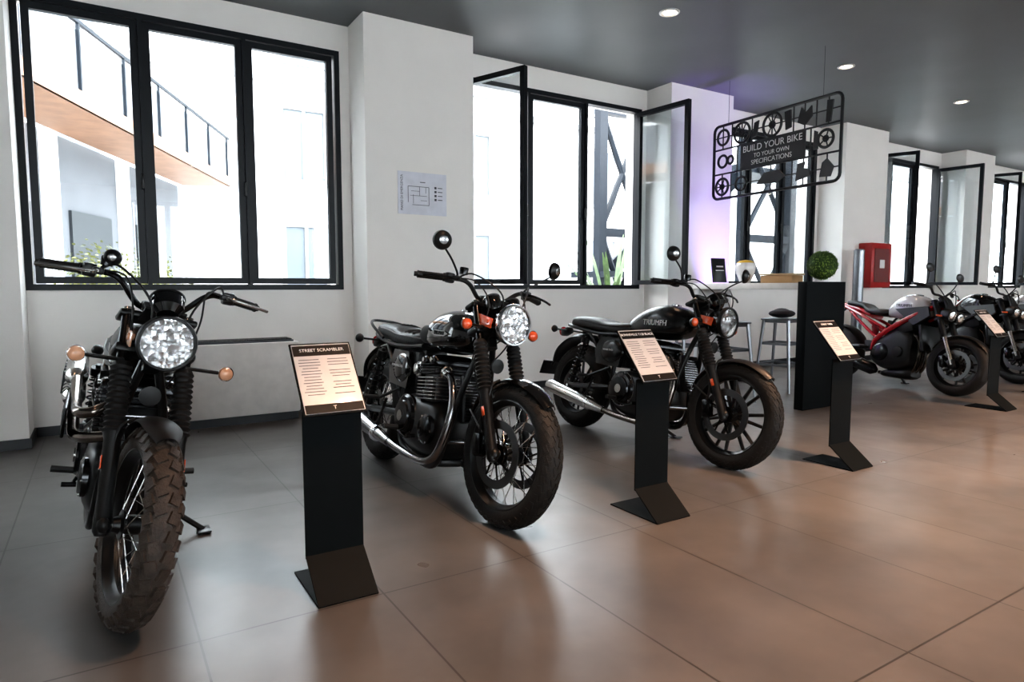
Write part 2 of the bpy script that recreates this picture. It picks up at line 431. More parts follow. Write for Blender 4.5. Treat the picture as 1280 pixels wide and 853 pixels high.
    b.use('chain_guard',BLM); b.box((-1.2,.115,.455),(.45,.03,.02),RY(3),.006)
    TANK=mat('satin_black_tank_paint',(.007,.008,.009),.24,spec=.5) if (scr or tw) else BLK
    b.use('fuel_tank',TANK)
    hw=.14 if not scr else .13
    b.body([(-.375,.84,.865,.885,.02),(-.39,.80,.85,.915,.075),(-.45,.765,.84,.955,hw*.86),(-.55,.745,.835,.978,hw),(-.66,.74,.83,.972,hw*1.0),(-.76,.745,.82,.945,hw*.9),(-.85,.755,.81,.905,hw*.72),(-.92,.765,.80,.865,hw*.5),(-.945,.785,.80,.83,.03)],2.5)
    b.use('fuel_cap',CHR if not scr else BLS); b.lathe((-.56,0,.972),(0,0,1),[(0,.036),(.01,.036),(.014,.028),(.016,0)],24)
    if t120:
        b.use('knee_pads',GRP)
        for sy in (1,-1): b.sph((-.77,sy*.118,.83),(.085,.012,.05),20)
    b.use('seat',SEA)
    zs=.80
    b.body([(-.86,zs-.055,zs-.03,zs+.005,.06),(-.90,zs-.06,zs-.02,zs+.035,.10),(-1.0,zs-.06,zs-.02,zs+.035,.13),(-1.12,zs-.055,zs-.015,zs+.035,.14),(-1.22,zs-.05,zs,zs+.06,.135),(-1.40,zs-.04,zs+.01,zs+.068,.125),(-1.53,zs-.03,zs+.015,zs+.06,.10),(-1.57,zs-.01,zs+.01,zs+.035,.06)],3.0)
    b.use('seat_piping',mat('seat_piping_grey',(.25,.25,.26),.5) if t120 else SEA)
    for sy in (1,-1): b.tube([(-.88,sy*.088,zs-.0),(-1.0,sy*.131,zs+.002),(-1.12,sy*.14,zs+.005),(-1.25,sy*.134,zs+.022),(-1.4,sy*.124,zs+.03),(-1.54,sy*.085,zs+.03)],.004,6,6)
    if t120:
        b.use('seat_ribs',SEA)
        for k in range(9): b.tube([(-.97-.055*k,-.11,zs+.022+(.02 if k>4 else 0)),(-.97-.055*k,0,zs+.044+(.024 if k>4 else 0)),(-.97-.055*k,.11,zs+.022+(.02 if k>4 else 0))],.007,6,4)
        b.use('grab_rail',BLM); b.tube([(-1.35,.13,.77),(-1.5,.15,.84),(-1.65,.09,.87),(-1.67,0,.875),(-1.65,-.09,.87),(-1.5,-.15,.84),(-1.35,-.13,.77)],.009,8,6)
    b.use('side_panels',BLK if t120 else TANK)
    for sy in (1,-1):
        b.prism([(-.14,-.10),(.10,-.11),(.12,.0),(.08,.10),(-.12,.10),(-.17,.0)],(-1.0,sy*.128,.62),(1,0,0),(0,0,1),.03)
        b.sph((-.99,sy*.135,.62),(.12,.03,.085),20)
    b.use('airbox',BLM); b.box((-1.0,0,.62),(.28,.22,.22),None,.03)
    b.box((-1.05,0,.72),(.4,.14,.05),None,.015)
    b.use('crankcase',BLM)
    b.body([(-.46,.27,.34,.40,.10),(-.49,.21,.34,.46,.135),(-.58,.18,.34,.49,.155),(-.70,.17,.34,.49,.16),(-.85,.19,.35,.50,.155),(-.96,.24,.36,.47,.12),(-.98,.30,.36,.42,.08)],4,sub=3)
    b.use('engine_covers',BLS)
    b.lathe((-.82,-.14,.37),(0,-1,0),[(0,.118),(.02,.118),(.035,.105),(.04,.085),(.05,.08),(.055,.03),(.055,0)],32)
    b.lathe((-.57,-.14,.34),(0,-1,0),[(0,.08),(.02,.078),(.032,.06),(.034,0)],28)
    b.lathe((-.57,.14,.34),(0,1,0),[(0,.10),(.02,.098),(.034,.08),(.04,.05),(.042,0)],28)
    b.body([(-.74,.27,.34,.41,.165),(-.80,.25,.34,.43,.178),(-.93,.27,.36,.44,.175),(-1.0,.31,.37,.41,.13)],4,sub=3)
    b.use('cover_rings',STL); b.lathe((-.82,-.155,.37),(0,-1,0),[(0,.119),(0,.122),(.006,.122),(.006,.119)],36,closed=True)
    b.use('cover_bolts',ALU)
    for sy,cx,cz,r,n in ((-1,-.82,.37,.11,9),(-1,-.57,.34,.072,6),(1,-.57,.34,.09,7)):
        for k in range(n):
            t=2*math.pi*k/n; b.cyl((cx+r*math.cos(t),sy*.155,cz+r*math.sin(t)),(cx+r*math.cos(t),sy*.166,cz+r*math.sin(t)),.006,seg=8)
    b.use('cover_badges',ALU); b.lathe((-.82,-.195,.37),(0,-1,0),[(0,.03),(.003,.03),(.004,0)],24); b.lathe((-.57,.182,.34),(0,1,0),[(0,.035),(.003,.035),(.004,0)],24)
    CM=T((-.64,0,.48))@RY(-6); sv=b.M; b.M=b.M@CM
    b.use('cylinder_block',BLM); b.box((0,0,.09),(.14,.25,.2),None,.02)
    b.use('cooling_fins',ALU if t120 else BLS)
    for k in range(7): b.box((0,0,.012+k*.0185),(.185,.305,.006),None,.0028)
    b.use('cylinder_head',BLM); b.box((0,0,.165),(.17,.28,.05),None,.012)
    b.use('head_fins',BLS)
    for k in range(4): b.box((0,0,.148+k*.015),(.2,.31,.005),None,.0024)
    b.use('cam_cover',BLS)
    for sx in (-.045,.045):
        b.body([(sx-.04,.195,.205,.215,.13),(sx-.03,.195,.21,.235,.14),(sx,.195,.21,.25,.145),(sx+.03,.195,.21,.235,.14),(sx+.04,.195,.205,.215,.13)],5,sub=2)
    b.use('cam_cover_bolts',ALU)
    for sy in (1,-1):
        for q in (-.045,.045): b.cyl((q,sy*.135,.22),(q,sy*.152,.22),.012,seg=12)
    b.use('header_clamps',ALU if t120 else BLS)
    for sy in (1,-1): b.lathe((.085,sy*.085,.16),(1,0,-.25),[(0,.033),(.025,.035),(.03,.028)],18)
    b.use('throttle_bodies',ALU if t120 else BLM)
    for sy in (1,-1):
        b.cyl((-.09,sy*.085,.16),(-.22,sy*.085,.175),.028); b.box((-.15,sy*.10,.17),(.07,.06,.09),None,.015)
        b.lathe((-.15,sy*.13,.17),(0,sy,0),[(0,.03),(.012,.03),(.016,.022),(.018,0)],20)
    b.M=sv
    b.use('radiator',BLM); b.box((-.375,0,.53),(.035,.15,.24),RY(-13),.008)
    b.use('radiator_fins',STL)
    for k in range(14): b.box((-.355-.0033*(k-7),0,.53+(k-7)*.0145),(.006,.125,.004),RY(-13))
    b.use('sump',BLM); b.box((-.70,0,.165),(.32,.16,.04),None,.015)
    for sy in (1,-1):
        b.use('foot_pegs',GRP); b.tube([(-.83,sy*.16,.30),(-.84,sy*.27,.305)],.014,10)
        b.use('peg_brackets',BLM); b.tube([(-.90,sy*.13,.33),(-.84,sy*.16,.30)],.012,8)
        b.use('foot_levers',BLS); b.tube([(-.84,sy*.17,.28),(-.72,sy*.19,.27),(-.64,sy*.19,.29)],.007,8,4); b.tube([(-.64,sy*.175,.29),(-.64,sy*.225,.29)],.010,8)
        b.use('passenger_pegs',GRP); b.tube([(-1.18,sy*.17,.42),(-1.2,sy*.26,.42)],.012,8); b.use('passenger_peg_hangers',BLM); b.tube([(-1.0,sy*.13,.5),(-1.18,sy*.17,.42)],.010,8)
    if scr:
        b.use('exhaust_headers',HOT)
        b.tube([(-.55,.085,.635),(-.47,.08,.62),(-.43,.02,.56),(-.46,-.12,.52),(-.56,-.20,.50),(-.75,-.215,.52),(-.95,-.225,.58)],.0215,12,6)
        b.tube([(-.55,-.085,.635),(-.48,-.10,.64),(-.46,-.16,.61),(-.52,-.205,.60),(-.7,-.215,.60),(-.95,-.225,.67)],.0215,12,6)
        b.use('silencers',ALU)
        for z in (.58,.67):
            b.lathe((-.95,-.228,z),(-1,-.02,.12),[(0,.022),(.04,.042),(.06,.045),(.46,.045),(.5,.038),(.52,.026),(.52,.018)],24)
        b.use('heat_shields',BLS)
        b.box((-.72,-.245,.565),(.34,.012,.12),RY(6),.006)
        b.use('heat_shield_slots',BLM)
        for k in range(6): b.box((-1.02-.06*k,-.277,.645+.007*k),(.02,.006,.10),RY(6),.002)
        for k in range(5): b.box((-.60-.055*k,-.252,.56+.006*k),(.03,.004,.07),RY(6),.002)
    else:
        for sy in (1,-1):
            b.use('exhaust_headers',HOT if tw else STL)
            b.tube([(-.55,sy*.085,.635),(-.47,sy*.09,.61),(-.405,sy*.105,.50),(-.40,sy*.125,.36),(-.46,sy*.14,.22),(-.60,sy*.15,.17),(-.85,sy*.165,.18),(-.98,sy*.175,.20)],.0215,12,7)
            b.use('silencers',ALU if tw else STL)
            o=V((-.96,sy*.178,.195)); d=V((-1,sy*.03,.16 if tw else .13)).normalized()
            if tw: b.lathe(o,d,[(0,.024),(.04,.03),(.16,.046),(.30,.05),(.60,.05),(.64,.045),(.66,.033),(.66,.022),(.62,.02)],28)
            else: b.lathe(o,d,[(0,.024),(.1,.032),(.3,.045),(.42,.049),(.46,.049),(.62,.040),(.76,.028),(.80,.026),(.80,.02),(.77,.018)],28)
            b.use('silencer_bands',CHR); b.lathe(o,d,[(.155,.047),(.155,.049),(.17,.05),(.17,.047)],28)
            b.use('silencer_hangers',BLM); b.tube([o+d*.25+V((0,-sy*.03,.03)),(-1.15,sy*.14,.42)],.009,8)
        b.use('exhaust_crossover',STL); b.cyl((-.44,-.12,.30),(-.44,.12,.30),.016)
    b.use('rear_fender',BLK if t120 else BLM)
    fender(b,-WB,RR,RR+.10 if not tw else RR+.09,.17,50,158,24,.03)
    b.use('plate_bracket',BLM); b.tube([(-WB-.36,0,RR+.2),(-WB-.42,0,RR+.12)],.012,8); b.box((-WB-.44,0,RR+.10),(.01,.18,.12),RY(20),.004)
    b.use('tail_light_housing',BLM); b.box((-WB-.27,0,.735),(.09,.07,.05),RY(-25),.012)
    b.use('tail_light',REDL); b.lathe((-WB-.31,0,.735),(-1,0,-.2),[(0,.04),(.02,.036),(.028,.02),(.03,0)],20)
    for sy in (1,-1): indicator(b,(-WB-.23,sy*.03,.745),sy*.16,-1)
    b.use('side_stand',BLM)
    tl=math.tan(rad(lean)); yf=.33; ft=V((-.72,yf,yf*tl+.012))
    b.tube([(-.80,.13,.20),(-.78,.2,.14),ft],.012,8,3); b.box(ft,(.09,.055,.01),RX(lean),.003)
    if scr:
        b.use('bash_plate',BLM); b.prism([(-.12,-.09),(.14,-.09),(.14,.09),(-.12,.09)],(-.56,0,.145),(.97,0,.2),(0,1,0),.01)
    if tw or scr:
        for sy in (-1,1):
            Mt=T((-.60,sy*(hw+.0015),.845))@(RX(90) if sy<0 else RZ(180)@RX(90))
            b.text('TRIUMPH',Mt,.052 if tw else .045,TXT,name='tank_badge')
    else:
        b.use('tank_badges',ALU)
        for sy in (-1,1):
            b.prism([(-.10,0),(-.04,.017),(.06,.014),(.10,0),(.06,-.014),(-.04,-.017)],(-.585,sy*(hw+.001),.845),(1,0,0),(0,0,1),.004)
            Mt=T((-.585,sy*(hw+.0045),.845))@(RX(90) if sy<0 else RZ(180)@RX(90))
            b.text('TRIUMPH',Mt,.028,BLK,name='tank_badge')
        b.text('BONNEVILLE T120',T((-1.0,-.168,.63))@RX(90),.018,TXT,name='panel_badge')
    if tw: b.text('street twin',T((-1.0,-.168,.63))@RX(90),.024,TXT,name='panel_badge')
    return b.build()

def motorcycle_naked(M,paint,accent,lean=9,steer=8):
    b=B('motorcycle',M=M@RX(-lean))
    WB=1.41; RF=.30; RR=.315
    ax=V((-.4067,0,.9135)); sp=V((.1,0,0)); SM=T(sp)@Matrix.Rotation(rad(steer),4,ax)@T(-sp)
    b.M=SM
    wheel(b,'front_wheel',0,RF,RF,.12,5,BLM,RUB,0,disc=(1,-1),dy=.07,drad=.155)
    b.use('front_axle',STL).cyl((0,-.12,RF),(0,.12,RF),.014)
    for sy in (1,-1):
        a=V((0,sy*.105,RF))
        b.use('fork_stanchions',ALU); b.cyl(a,a+ax*.34,.0205)
        b.use('fork_feet',BLM); b.box(a+V((-.01,0,.01)),(.07,.035,.09),RY(-24),.01)
        b.use('fork_outers',BLM); b.lathe(a,ax,[(.30,.026),(.32,.030),(.5,.030),(.7,.027)],18)
        b.use('brake_calipers',BLS); b.box((-.11,sy*.075,RF+.03),(.06,.06,.12),RY(-15),.012)
    A=V((0,0,RF)); Ry=Matrix((V((ax.z,0,-ax.x)),V((0,1,0)),ax)).transposed().to_4x4()
    b.use('fork_yokes',BLM); b.box(A+ax*.5,(.09,.27,.035),Ry,.01); b.box(A+ax*.68,(.08,.26,.025),Ry,.01)
    b.use('front_fender',BLM); fender(b,0,RF,RF+.02,.13,30,150)
    for sy in (1,-1):
        hp=V((-.10,sy*.075,.80)); sv=b.M; b.M=b.M@T(hp)@RY(8)
        b.use('headlight_housings',BLM); b.body([(-.12,-.02,0,.03,.03),(-.08,-.05,0,.055,.055),(-.01,-.058,0,.06,.066),(.0,-.058,0,.06,.066)],2.6,sub=3)
        b.use('headlight_reflectors',RFL); b.sph((.002,0,0),(.012,.052,.046),18)
        b.use('headlight_lens',GLH); b.sph((.006,0,0),(.02,.056,.05),18)
        b.M=sv
    b.use('fly_screen',BLM); b.prism([(-.09,-.06),(.09,-.06),(.07,.07),(0,.10),(-.07,.07)],(-.19,0,.92),(0,1,0),(-.5,0,.86),.012)
    b.use('instrument_cluster',BLM); b.box((-.24,0,.96),(.05,.15,.08),RY(-35),.015)
    ct=A+ax*.70+V((-.03,0,.08))
    for sy in (1,-1):
        b.use('handlebar',BLM); q=[ct,ct+V((0,sy*.1,.0)),ct+V((0,sy*.2,.06)),ct+V((-.07,sy*.37,.055))]; b.tube(q,.012,10,5)
        b.use('grips',GRP); g0=q[-2]+(q[-1]-q[-2])*.35; b.cyl(g0,q[-1],.017); 
        b.use('levers',BLS); b.tube([g0+V((.02,-sy*.02,0)),g0+V((.04,sy*.05,-.01)),g0+V((0,sy*.16,-.02))],.0065,6,4)
        m0=g0-V((0,sy*.04,0)); mc=m0+V((.05,sy*.06,.18))
        b.use('mirror_stems',BLM); b.tube([m0,m0+V((.03,sy*.03,.07)),mc],.006,8,4)
        b.use('mirror_shells',BLM); b.sph(mc,(.012,.075,.045),16); b.use('mirror_glasses',MIR); b.sph(mc-V((.006,0,0)),(.009,.066,.038),16)
        b.use('indicator_bodies',AMB); b.box((-.17,sy*.18,.78),(.06,.025,.02),None,.008); b.use('indicator_stalks',BLM); b.cyl((-.18,sy*.08,.78),(-.18,sy*.17,.78),.007)
        b.use('cables',GRP); b.tube([g0,g0+V((.08,-sy*.08,.02)),(-.17,sy*.06,.9),(-.28,sy*.03,.75)],.005,6,6)
    b.M=Matrix.Identity(4)
    for sy in (1,-1):
        b.use('frame_spars',accent)
        b.tube([(-.30,sy*.06,.88),(-.40,sy*.14,.80),(-.62,sy*.165,.66),(-.84,sy*.15,.50),(-.88,sy*.13,.38)],.026,8,5)
        b.use('subframe',accent)
        b.tube([(-.78,sy*.12,.62),(-1.05,sy*.12,.74),(-1.38,sy*.06,.86)],.018,8,4)
        b.tube([(-.86,sy*.13,.52),(-1.1,sy*.11,.68),(-1.3,sy*.07,.82)],.018,8,4)
    b.use('steering_head',BLM); b.cyl((-.27,0,.78),(-.35,0,.96),.035)
    b.use('fuel_tank',paint)
    b.body([(-.34,.84,.86,.90,.03),(-.37,.80,.86,.95,.09),(-.45,.77,.87,1.0,.145),(-.57,.75,.87,1.015,.15),(-.68,.75,.85,.98,.135),(-.77,.76,.82,.92,.09),(-.83,.78,.81,.86,.05)],2.9)
    b.use('tank_shrouds',BLM)
    for sy in (1,-1): b.prism([(-.20,.06),(.16,.10),(.20,.0),(.05,-.11),(-.05,-.04)],(-.46,sy*.15,.78),(1,0,0),(0,-sy*.12,.99),.03)
    b.use('fuel_cap',BLM); b.lathe((-.52,0,1.01),(0,0,1),[(0,.04),(.008,.04),(.01,0)],20)
    b.use('seat',SEA); b.body([(-.78,.79,.81,.84,.06),(-.85,.77,.80,.85,.12),(-1.0,.78,.81,.85,.13),(-1.08,.80,.84,.89,.11),(-1.12,.84,.87,.91,.10),(-1.32,.87,.90,.945,.09),(-1.36,.88,.90,.93,.06)],3)
    b.use('tail_unit',accent); b.body([(-1.0,.74,.77,.80,.11),(-1.15,.78,.82,.86,.10),(-1.35,.84,.87,.90,.075),(-1.50,.89,.905,.925,.04),(-1.54,.90,.91,.92,.02)],2.6)
    b.use('tail_light',REDL); b.box((-1.53,0,.90),(.03,.06,.02),None,.008)
    b.use('plate_bracket',BLM); b.tube([(-1.42,0,.85),(-1.62,0,.66),(-1.66,0,.6)],.014,8,3); b.box((-1.67,0,.58),(.01,.17,.12),RY(15),.004)
    for sy in (1,-1): b.box((-1.6,sy*.12,.68),(.05,.025,.02),None,.008); b.cyl((-1.6,0,.68),(-1.6,sy*.11,.68),.006)
    b.use('engine',BLM)
    b.body([(-.43,.30,.40,.52,.13),(-.48,.22,.38,.62,.15),(-.62,.18,.36,.66,.17),(-.76,.19,.34,.56,.17),(-.90,.26,.38,.48,.13)],4.5,sub=3)
    b.box((-.55,0,.66),(.22,.30,.16),RY(-20),.03)
    b.use('engine_covers',BLS); b.lathe((-.75,-.155,.36),(0,-1,0),[(0,.10),(.03,.095),(.045,.07),(.047,0)],28); b.lathe((-.55,.155,.36),(0,1,0),[(0,.09),(.03,.085),(.045,.06),(.047,0)],28); b.lathe((-.55,-.155,.38),(0,-1,0),[(0,.06),(.025,.055),(.03,0)],24)
    b.use('radiator',BLM); b.box((-.33,0,.55),(.035,.30,.28),RY(-12),.01)
    b.use('exhaust_headers',HOT)
    for y in (-.07,0,.07): b.tube([(-.46,y,.58),(-.39,y,.50),(-.38,y,.32),(-.44,y*.8,.18),(-.6,-.03+y*.3,.13),(-.8,-.08,.14)],.018,8,5)
    b.use('silencer',BLS); b.lathe((-.80,-.12,.15),(-1,-.12,.28),[(0,.03),(.05,.065),(.28,.07),(.38,.055),(.40,.035),(.40,.025)],24)
    b.use('belly_pan',BLM); b.body([(-.42,.13,.16,.22,.08),(-.5,.10,.15,.22,.12),(-.72,.10,.14,.18,.11),(-.78,.11,.13,.15,.08)],3,sub=3)
    b.use('swingarm',BLM)
    for sy in (1,-1): b.tube([(-.88,sy*.12,.38),(-1.1,sy*.13,.40),(-WB,sy*.13,RR)],.028,8,4)
    b.use('rear_shock',REDP if accent==REDP else BLS); b.cyl((-.93,0,.42),(-1.0,0,.66),.035)
    wheel(b,'rear_wheel',-WB,RR,RR,.18,5,BLM,RUB,0,disc=(-1,),dy=.10,drad=.11)
    b.use('rear_axle',STL).cyl((-WB,-.15,RR),(-WB,.15,RR),.014)
    b.use('rear_hugger',BLM); fender(b,-WB,RR,RR+.025,.18,20,110)
    for sy in (1,-1):
        b.use('foot_pegs',GRP); b.cyl((-.93,sy*.15,.40),(-.95,sy*.26,.40),.012); b.use('peg_brackets',BLM); b.box((-.93,sy*.14,.42),(.1,.015,.12),None,.006)
    b.use('side_stand',BLM); tl=math.tan(rad(lean)); ft=V((-.75,.30,.30*tl+.01)); b.tube([(-.8,.12,.25),ft],.013,8); b.box(ft,(.07,.05,.01),RX(lean),.003)
    b.text('TRIUMPH',T((-.57,-.1535,.88))@RX(90),.045,BLM,name='tank_badge')
    return b.build()

def place(x,y,az):
    return T((x,y,0))@RZ(90-az)

motorcycle_classic('scrambler',place(.01,2.44,180),9.5,9)
motorcycle_classic('t120',place(1.51,2.52,179),9.0,5)
motorcycle_classic('twin',place(3.17,2.62,179),8.5,4)
motorcycle_naked(place(7.22,3.18,190),WHT,REDP,9,6)
motorcycle_naked(place(8.75,3.2,190),BLK,BLM,9,6)
motorcycle_naked(place(10.25,3.2,190),WHT,BLM,9,6)
motorcycle_naked(place(11.8,3.2,190),BLK,REDP,9,6)

# ------------------------------------------------------------------ room
ZC=3.38; YW=5.85; YP=5.458; XL=-4.2; XR=22.0; YB=-6.0; ZS=1.07; ZT=3.15
WALL=mat('white_plaster',(0.88,0.845,0.81),0.75,var=0.02,nscale=3,bump=0.05,bscale=90)
CEI=mat('grey_ceiling_paint',(0.11,0.118,0.126),0.5,var=0.05,nscale=2)
BASE=mat('black_baseboard',(0.012,0.014,0.017),0.4)
FRM=mat('black_window_frame',(0.004,0.006,0.009),0.4,spec=.3)
def floormat():
    m=bpy.data.materials.new('concrete_floor_tiles'); m.use_nodes=True; nt=m.node_tree; b=nt.nodes['Principled BSDF']
    N=nt.nodes.new; L=nt.links.new
    tc=N('ShaderNodeTexCoord'); mp=N('ShaderNodeMapping'); mp.inputs['Location'].default_value=(-.215,-.97,.35)
    L(tc.outputs['Object'],mp.inputs['Vector'])
    br=N('ShaderNodeTexBrick'); br.offset=0; br.inputs['Scale'].default_value=1; br.inputs['Brick Width'].default_value=.6; br.inputs['Row Height'].default_value=1.2
    br.inputs['Mortar Size'].default_value=.0036; br.inputs['Mortar Smooth'].default_value=0.15; br.inputs['Bias'].default_value=0
    br.inputs['Color1'].default_value=(.92,.92,.92,1); br.inputs['Color2'].default_value=(1.06,1.06,1.06,1); br.inputs['Mortar'].default_value=(.35,.35,.35,1)
    L(mp.outputs['Vector'],br.inputs['Vector'])
    n1=N('ShaderNodeTexNoise'); n1.inputs['Scale'].default_value=2.1; n1.inputs['Detail'].default_value=4; n1.inputs['Roughness'].default_value=.55
    n2=N('ShaderNodeTexNoise'); n2.inputs['Scale'].default_value=5; n2.inputs['Detail'].default_value=2
    L(mp.outputs['Vector'],n1.inputs['Vector']); L(mp.outputs['Vector'],n2.inputs['Vector'])
    r=N('ShaderNodeValToRGB'); r.color_ramp.elements[0].position=.2; r.color_ramp.elements[1].position=.8
    r.color_ramp.elements[0].color=(.062,.060,.059,1); r.color_ramp.elements[1].color=(.142,.134,.128,1)
    L(n1.outputs['Fac'],r.inputs['Fac'])
    mx=N('ShaderNodeMix'); mx.data_type='RGBA'; mx.blend_type='MULTIPLY'; mx.inputs['Factor'].default_value=1
    L(r.outputs['Color'],mx.inputs['A']); L(br.outputs['Color'],mx.inputs['B']); L(mx.outputs['Result'],b.inputs['Base Color'])
    rr=N('ShaderNodeMapRange'); rr.inputs['To Min'].default_value=.24; rr.inputs['To Max'].default_value=.38
    L(n2.outputs['Fac'],rr.inputs['Value']); L(rr.outputs['Result'],b.inputs['Roughness'])
    b.inputs['Specular IOR Level'].default_value=.45
    return m
FLO=floormat()
def slab(name,m,x0,x1,y0,y1,z0,z1):
    b=B(name); b.use(name,m); b.box(((x0+x1)/2,(y0+y1)/2,(z0+z1)/2),(x1-x0,y1-y0,z1-z0)); return b.build()
slab('floor',FLO,XL,XR,YB,YW,-.1,0)
slab('ceiling',CEI,XL-.3,XR+.3,YB-.3,YW+.3,ZC,ZC+.2)
piers=[(-1.5,-.45),(1.954,2.996),(5.53,6.565),(8.93,10.01),(12.4,13.45),(15.87,16.92),(19.3,20.4)]
wins=[(XL+.6,-1.6)]+[(a[1]+.06 if i else -.45,c[0]-.09) for i,(a,c) in enumerate(zip(piers[:-1],piers[1:]))]
def wbox(b,x0,x1,y0,y1,z0,z1): b.box(((x0+x1)/2,(y0+y1)/2,(z0+z1)/2),(x1-x0,y1-y0,z1-z0))
wn=B('wall_north'); wn.use('wall_north',WALL)
wbox(wn,XL,XR,YW,YW+.25,0,ZS); wbox(wn,XL,XR,YW,YW+.25,ZT,ZC)
xs=[XL]+[q for w in wins for q in w]+[XR]
for i in range(0,len(xs),2): wbox(wn,xs[i],xs[i+1],YW,YW+.25,ZS,ZT)
for (a,c) in piers: wbox(wn,a,c,YP,YW,0,ZC)
wn.build()
bb=B('baseboard_north'); bb.use('baseboard',BASE)
prev=XL
for (a,c) in piers:
    wbox(bb,prev,a,YW-.012,YW,0,.07); wbox(bb,a-.012,c+.012,YP-.012,YP,0,.07); wbox(bb,a-.012,a,YP,YW,0,.07); wbox(bb,c,c+.012,YP,YW,0,.07); prev=c
wbox(bb,prev,XR,YW-.012,YW,0,.07); bb.build()
slab('wall_west',WALL,XL-.25,XL,YB,YW,0,ZC); slab('wall_east',WALL,XR,XR+.25,YB,YW,0,ZC)
ws=B('wall_south'); ws.use('wall_south',WALL)
wbox(ws,XL,XR,YB-.25,YB,0,.9); wbox(ws,XL,XR,YB-.25,YB,3.1,ZC)
fill_wins=[(-3.4+4.1*i,-1.2+4.1*i) for i in range(6)]  # unseen south windows, added so fill daylight enters from behind the camera
xs=[XL]+[q for w in fill_wins for q in w]+[XR]
for i in range(0,len(xs),2): wbox(ws,xs[i],xs[i+1],YB-.25,YB,.9,3.1)
ws.build()
def sash(b,W,H,M,tag):
    sv=b.M; b.M=sv@M; f=.050
    b.use(tag+'_frame',FRM)
    b.box((f/2,0,H/2),(f,.05,H)); b.box((W-f/2,0,H/2),(f,.05,H)); b.box((W/2,0,f/2),(W-2*f,.05,f)); b.box((W/2,0,H-f/2),(W-2*f,.05,f))
    b.use(tag+'_glass',GLW); b.box((W/2,0,H/2),(W-2*f,.006,H-2*f)); b.M=sv
def window(i,x0,x1,opens={},y=YW+.03,z0=ZS,z1=ZT):
    b=B('window_%d'%i); f=.045
    b.use('outer_frame',FRM)
    b.box((x0+f/2,y,(z0+z1)/2),(f,.09,z1-z0)); b.box((x1-f/2,y,(z0+z1)/2),(f,.09,z1-z0)); b.box(((x0+x1)/2,y,z0+f/2),(x1-x0-2*f,.09,f)); b.box(((x0+x1)/2,y,z1-f/2),(x1-x0-2*f,.09,f))
    L=(x1-x0-2*f)/3
    for k in (1,2): b.box((x0+f+L*k,y,(z0+z1)/2),(.030,.09,z1-z0-2*f))
    H=z1-z0-2*f-.01
    for k in range(3):
        xa=x0+f+L*k+.016; W=L-.032
        if k in opens:
            side,ang=opens[k]
            if side=='L': Mx=T((xa,y-.05,z0+f+.005))@RZ(-ang)
            else: Mx=T((xa+W,y-.05,z0+f+.005))@RZ(180+ang)
            sash(b,W,H,Mx,'sash_%d'%(k+1))
        else: sash(b,W,H,T((xa,y,z0+f+.005)),'sash_%d'%(k+1))
    b.use('handle',BLM); b.box((x0+f+L-.02,y-.05,1.9),(.02,.03,.12),None,.006); b.box((x0+f+2*L-.02,y-.05,1.9),(.02,.03,.12),None,.006)
    return b.build()
for i,(a,c) in enumerate(wins):
    op={}
    if i in (2,4,5): op={0:('L',70),2:('R',95)}
    window(i+1,a,c,op)
for i,(a,c) in enumerate(fill_wins): window(i+10,a,c,{},YB-.1,.9,3.1)

# downlights by the windows, plus unseen rows added for warm fill
DL=mat('downlight_ring',(0.6,0.6,0.6),.4); DE=mat('downlight_and_fill_emitter',(1.0,.82,.62),.5,emit=14)
for yy in (4.12,1.2,-2.2):
    for xx in (-.9,1.62,4.13,6.68,9.15,11.6,14.1,16.6):
        b=B('ceiling_downlight_and_fill',(xx,yy,ZC))
        b.use('trim_ring',DL); b.lathe((0,0,0),(0,0,-1),[(0,.055),(0,.085),(.006,.085),(.012,.07),(.004,.056)],28,closed=True)
        b.use('lamp_face',DE); b.lathe((0,0,-.003),(0,0,-1),[(0,.054),(.002,.05),(.003,0)],24); root=b.build()
        ld=bpy.data.lights.new('downlight_and_fill_spot','SPOT'); ld.energy=45 if yy>4 else 100; ld.color=(1.0,.60,.38); ld.spot_size=rad(88); ld.spot_blend=1.0; ld.shadow_soft_size=.09
        if yy==1.2 and xx>1 : ld.energy=520 if xx<3 else 950  # unseen front row, boosted to throw a warm glow on the floor
        if xx<1: ld.energy*=.3
        lo=bpy.data.objects.new('downlight_and_fill_spot',ld); COL.objects.link(lo); lo.parent=root; lo.location=(0,0,-.03)

# violet uplight
b=B('led_uplight',(6.3,5.02,0)); b.use('lamp_body',BLM); b.lathe((0,0,0),(0,0,1),[(0,.07),(.12,.07),(.14,.06)],24); b.use('lamp_face',mat('violet_led',(.45,.2,1),.4,emit=8)); b.lathe((0,0,.141),(0,0,1),[(0,.055),(.004,0)],20); r=b.build()
ld=bpy.data.lights.new('violet_spot','SPOT'); ld.energy=340; ld.color=(.40,.24,1.0); ld.spot_size=rad(42); ld.spot_blend=1.0; ld.shadow_soft_size=.04
lo=bpy.data.objects.new('violet_spot',ld); COL.objects.link(lo); lo.parent=r; lo.location=(0,0,.18); lo.rotation_euler=(rad(168),0,0)

# convector heater
b=B('convector_heater'); HW=mat('heater_enamel',(.74,.71,.68),.4,bump=.03)
b.use('casing',HW); b.box((.72,5.66,.36),(1.3,.34,.58),None,.012); b.use('grille',mat('grille_dark',(.03,.03,.035),.4)); b.box((.72,5.62,.655),(1.22,.22,.02)); b.use('plinth',BASE); b.box((.72,5.68,.035),(1.28,.3,.07))
b.use('grille_bars',BLS)
for k in range(10): b.box((.72,5.53+.02*k,.668),(1.2,.006,.01))
b.build()

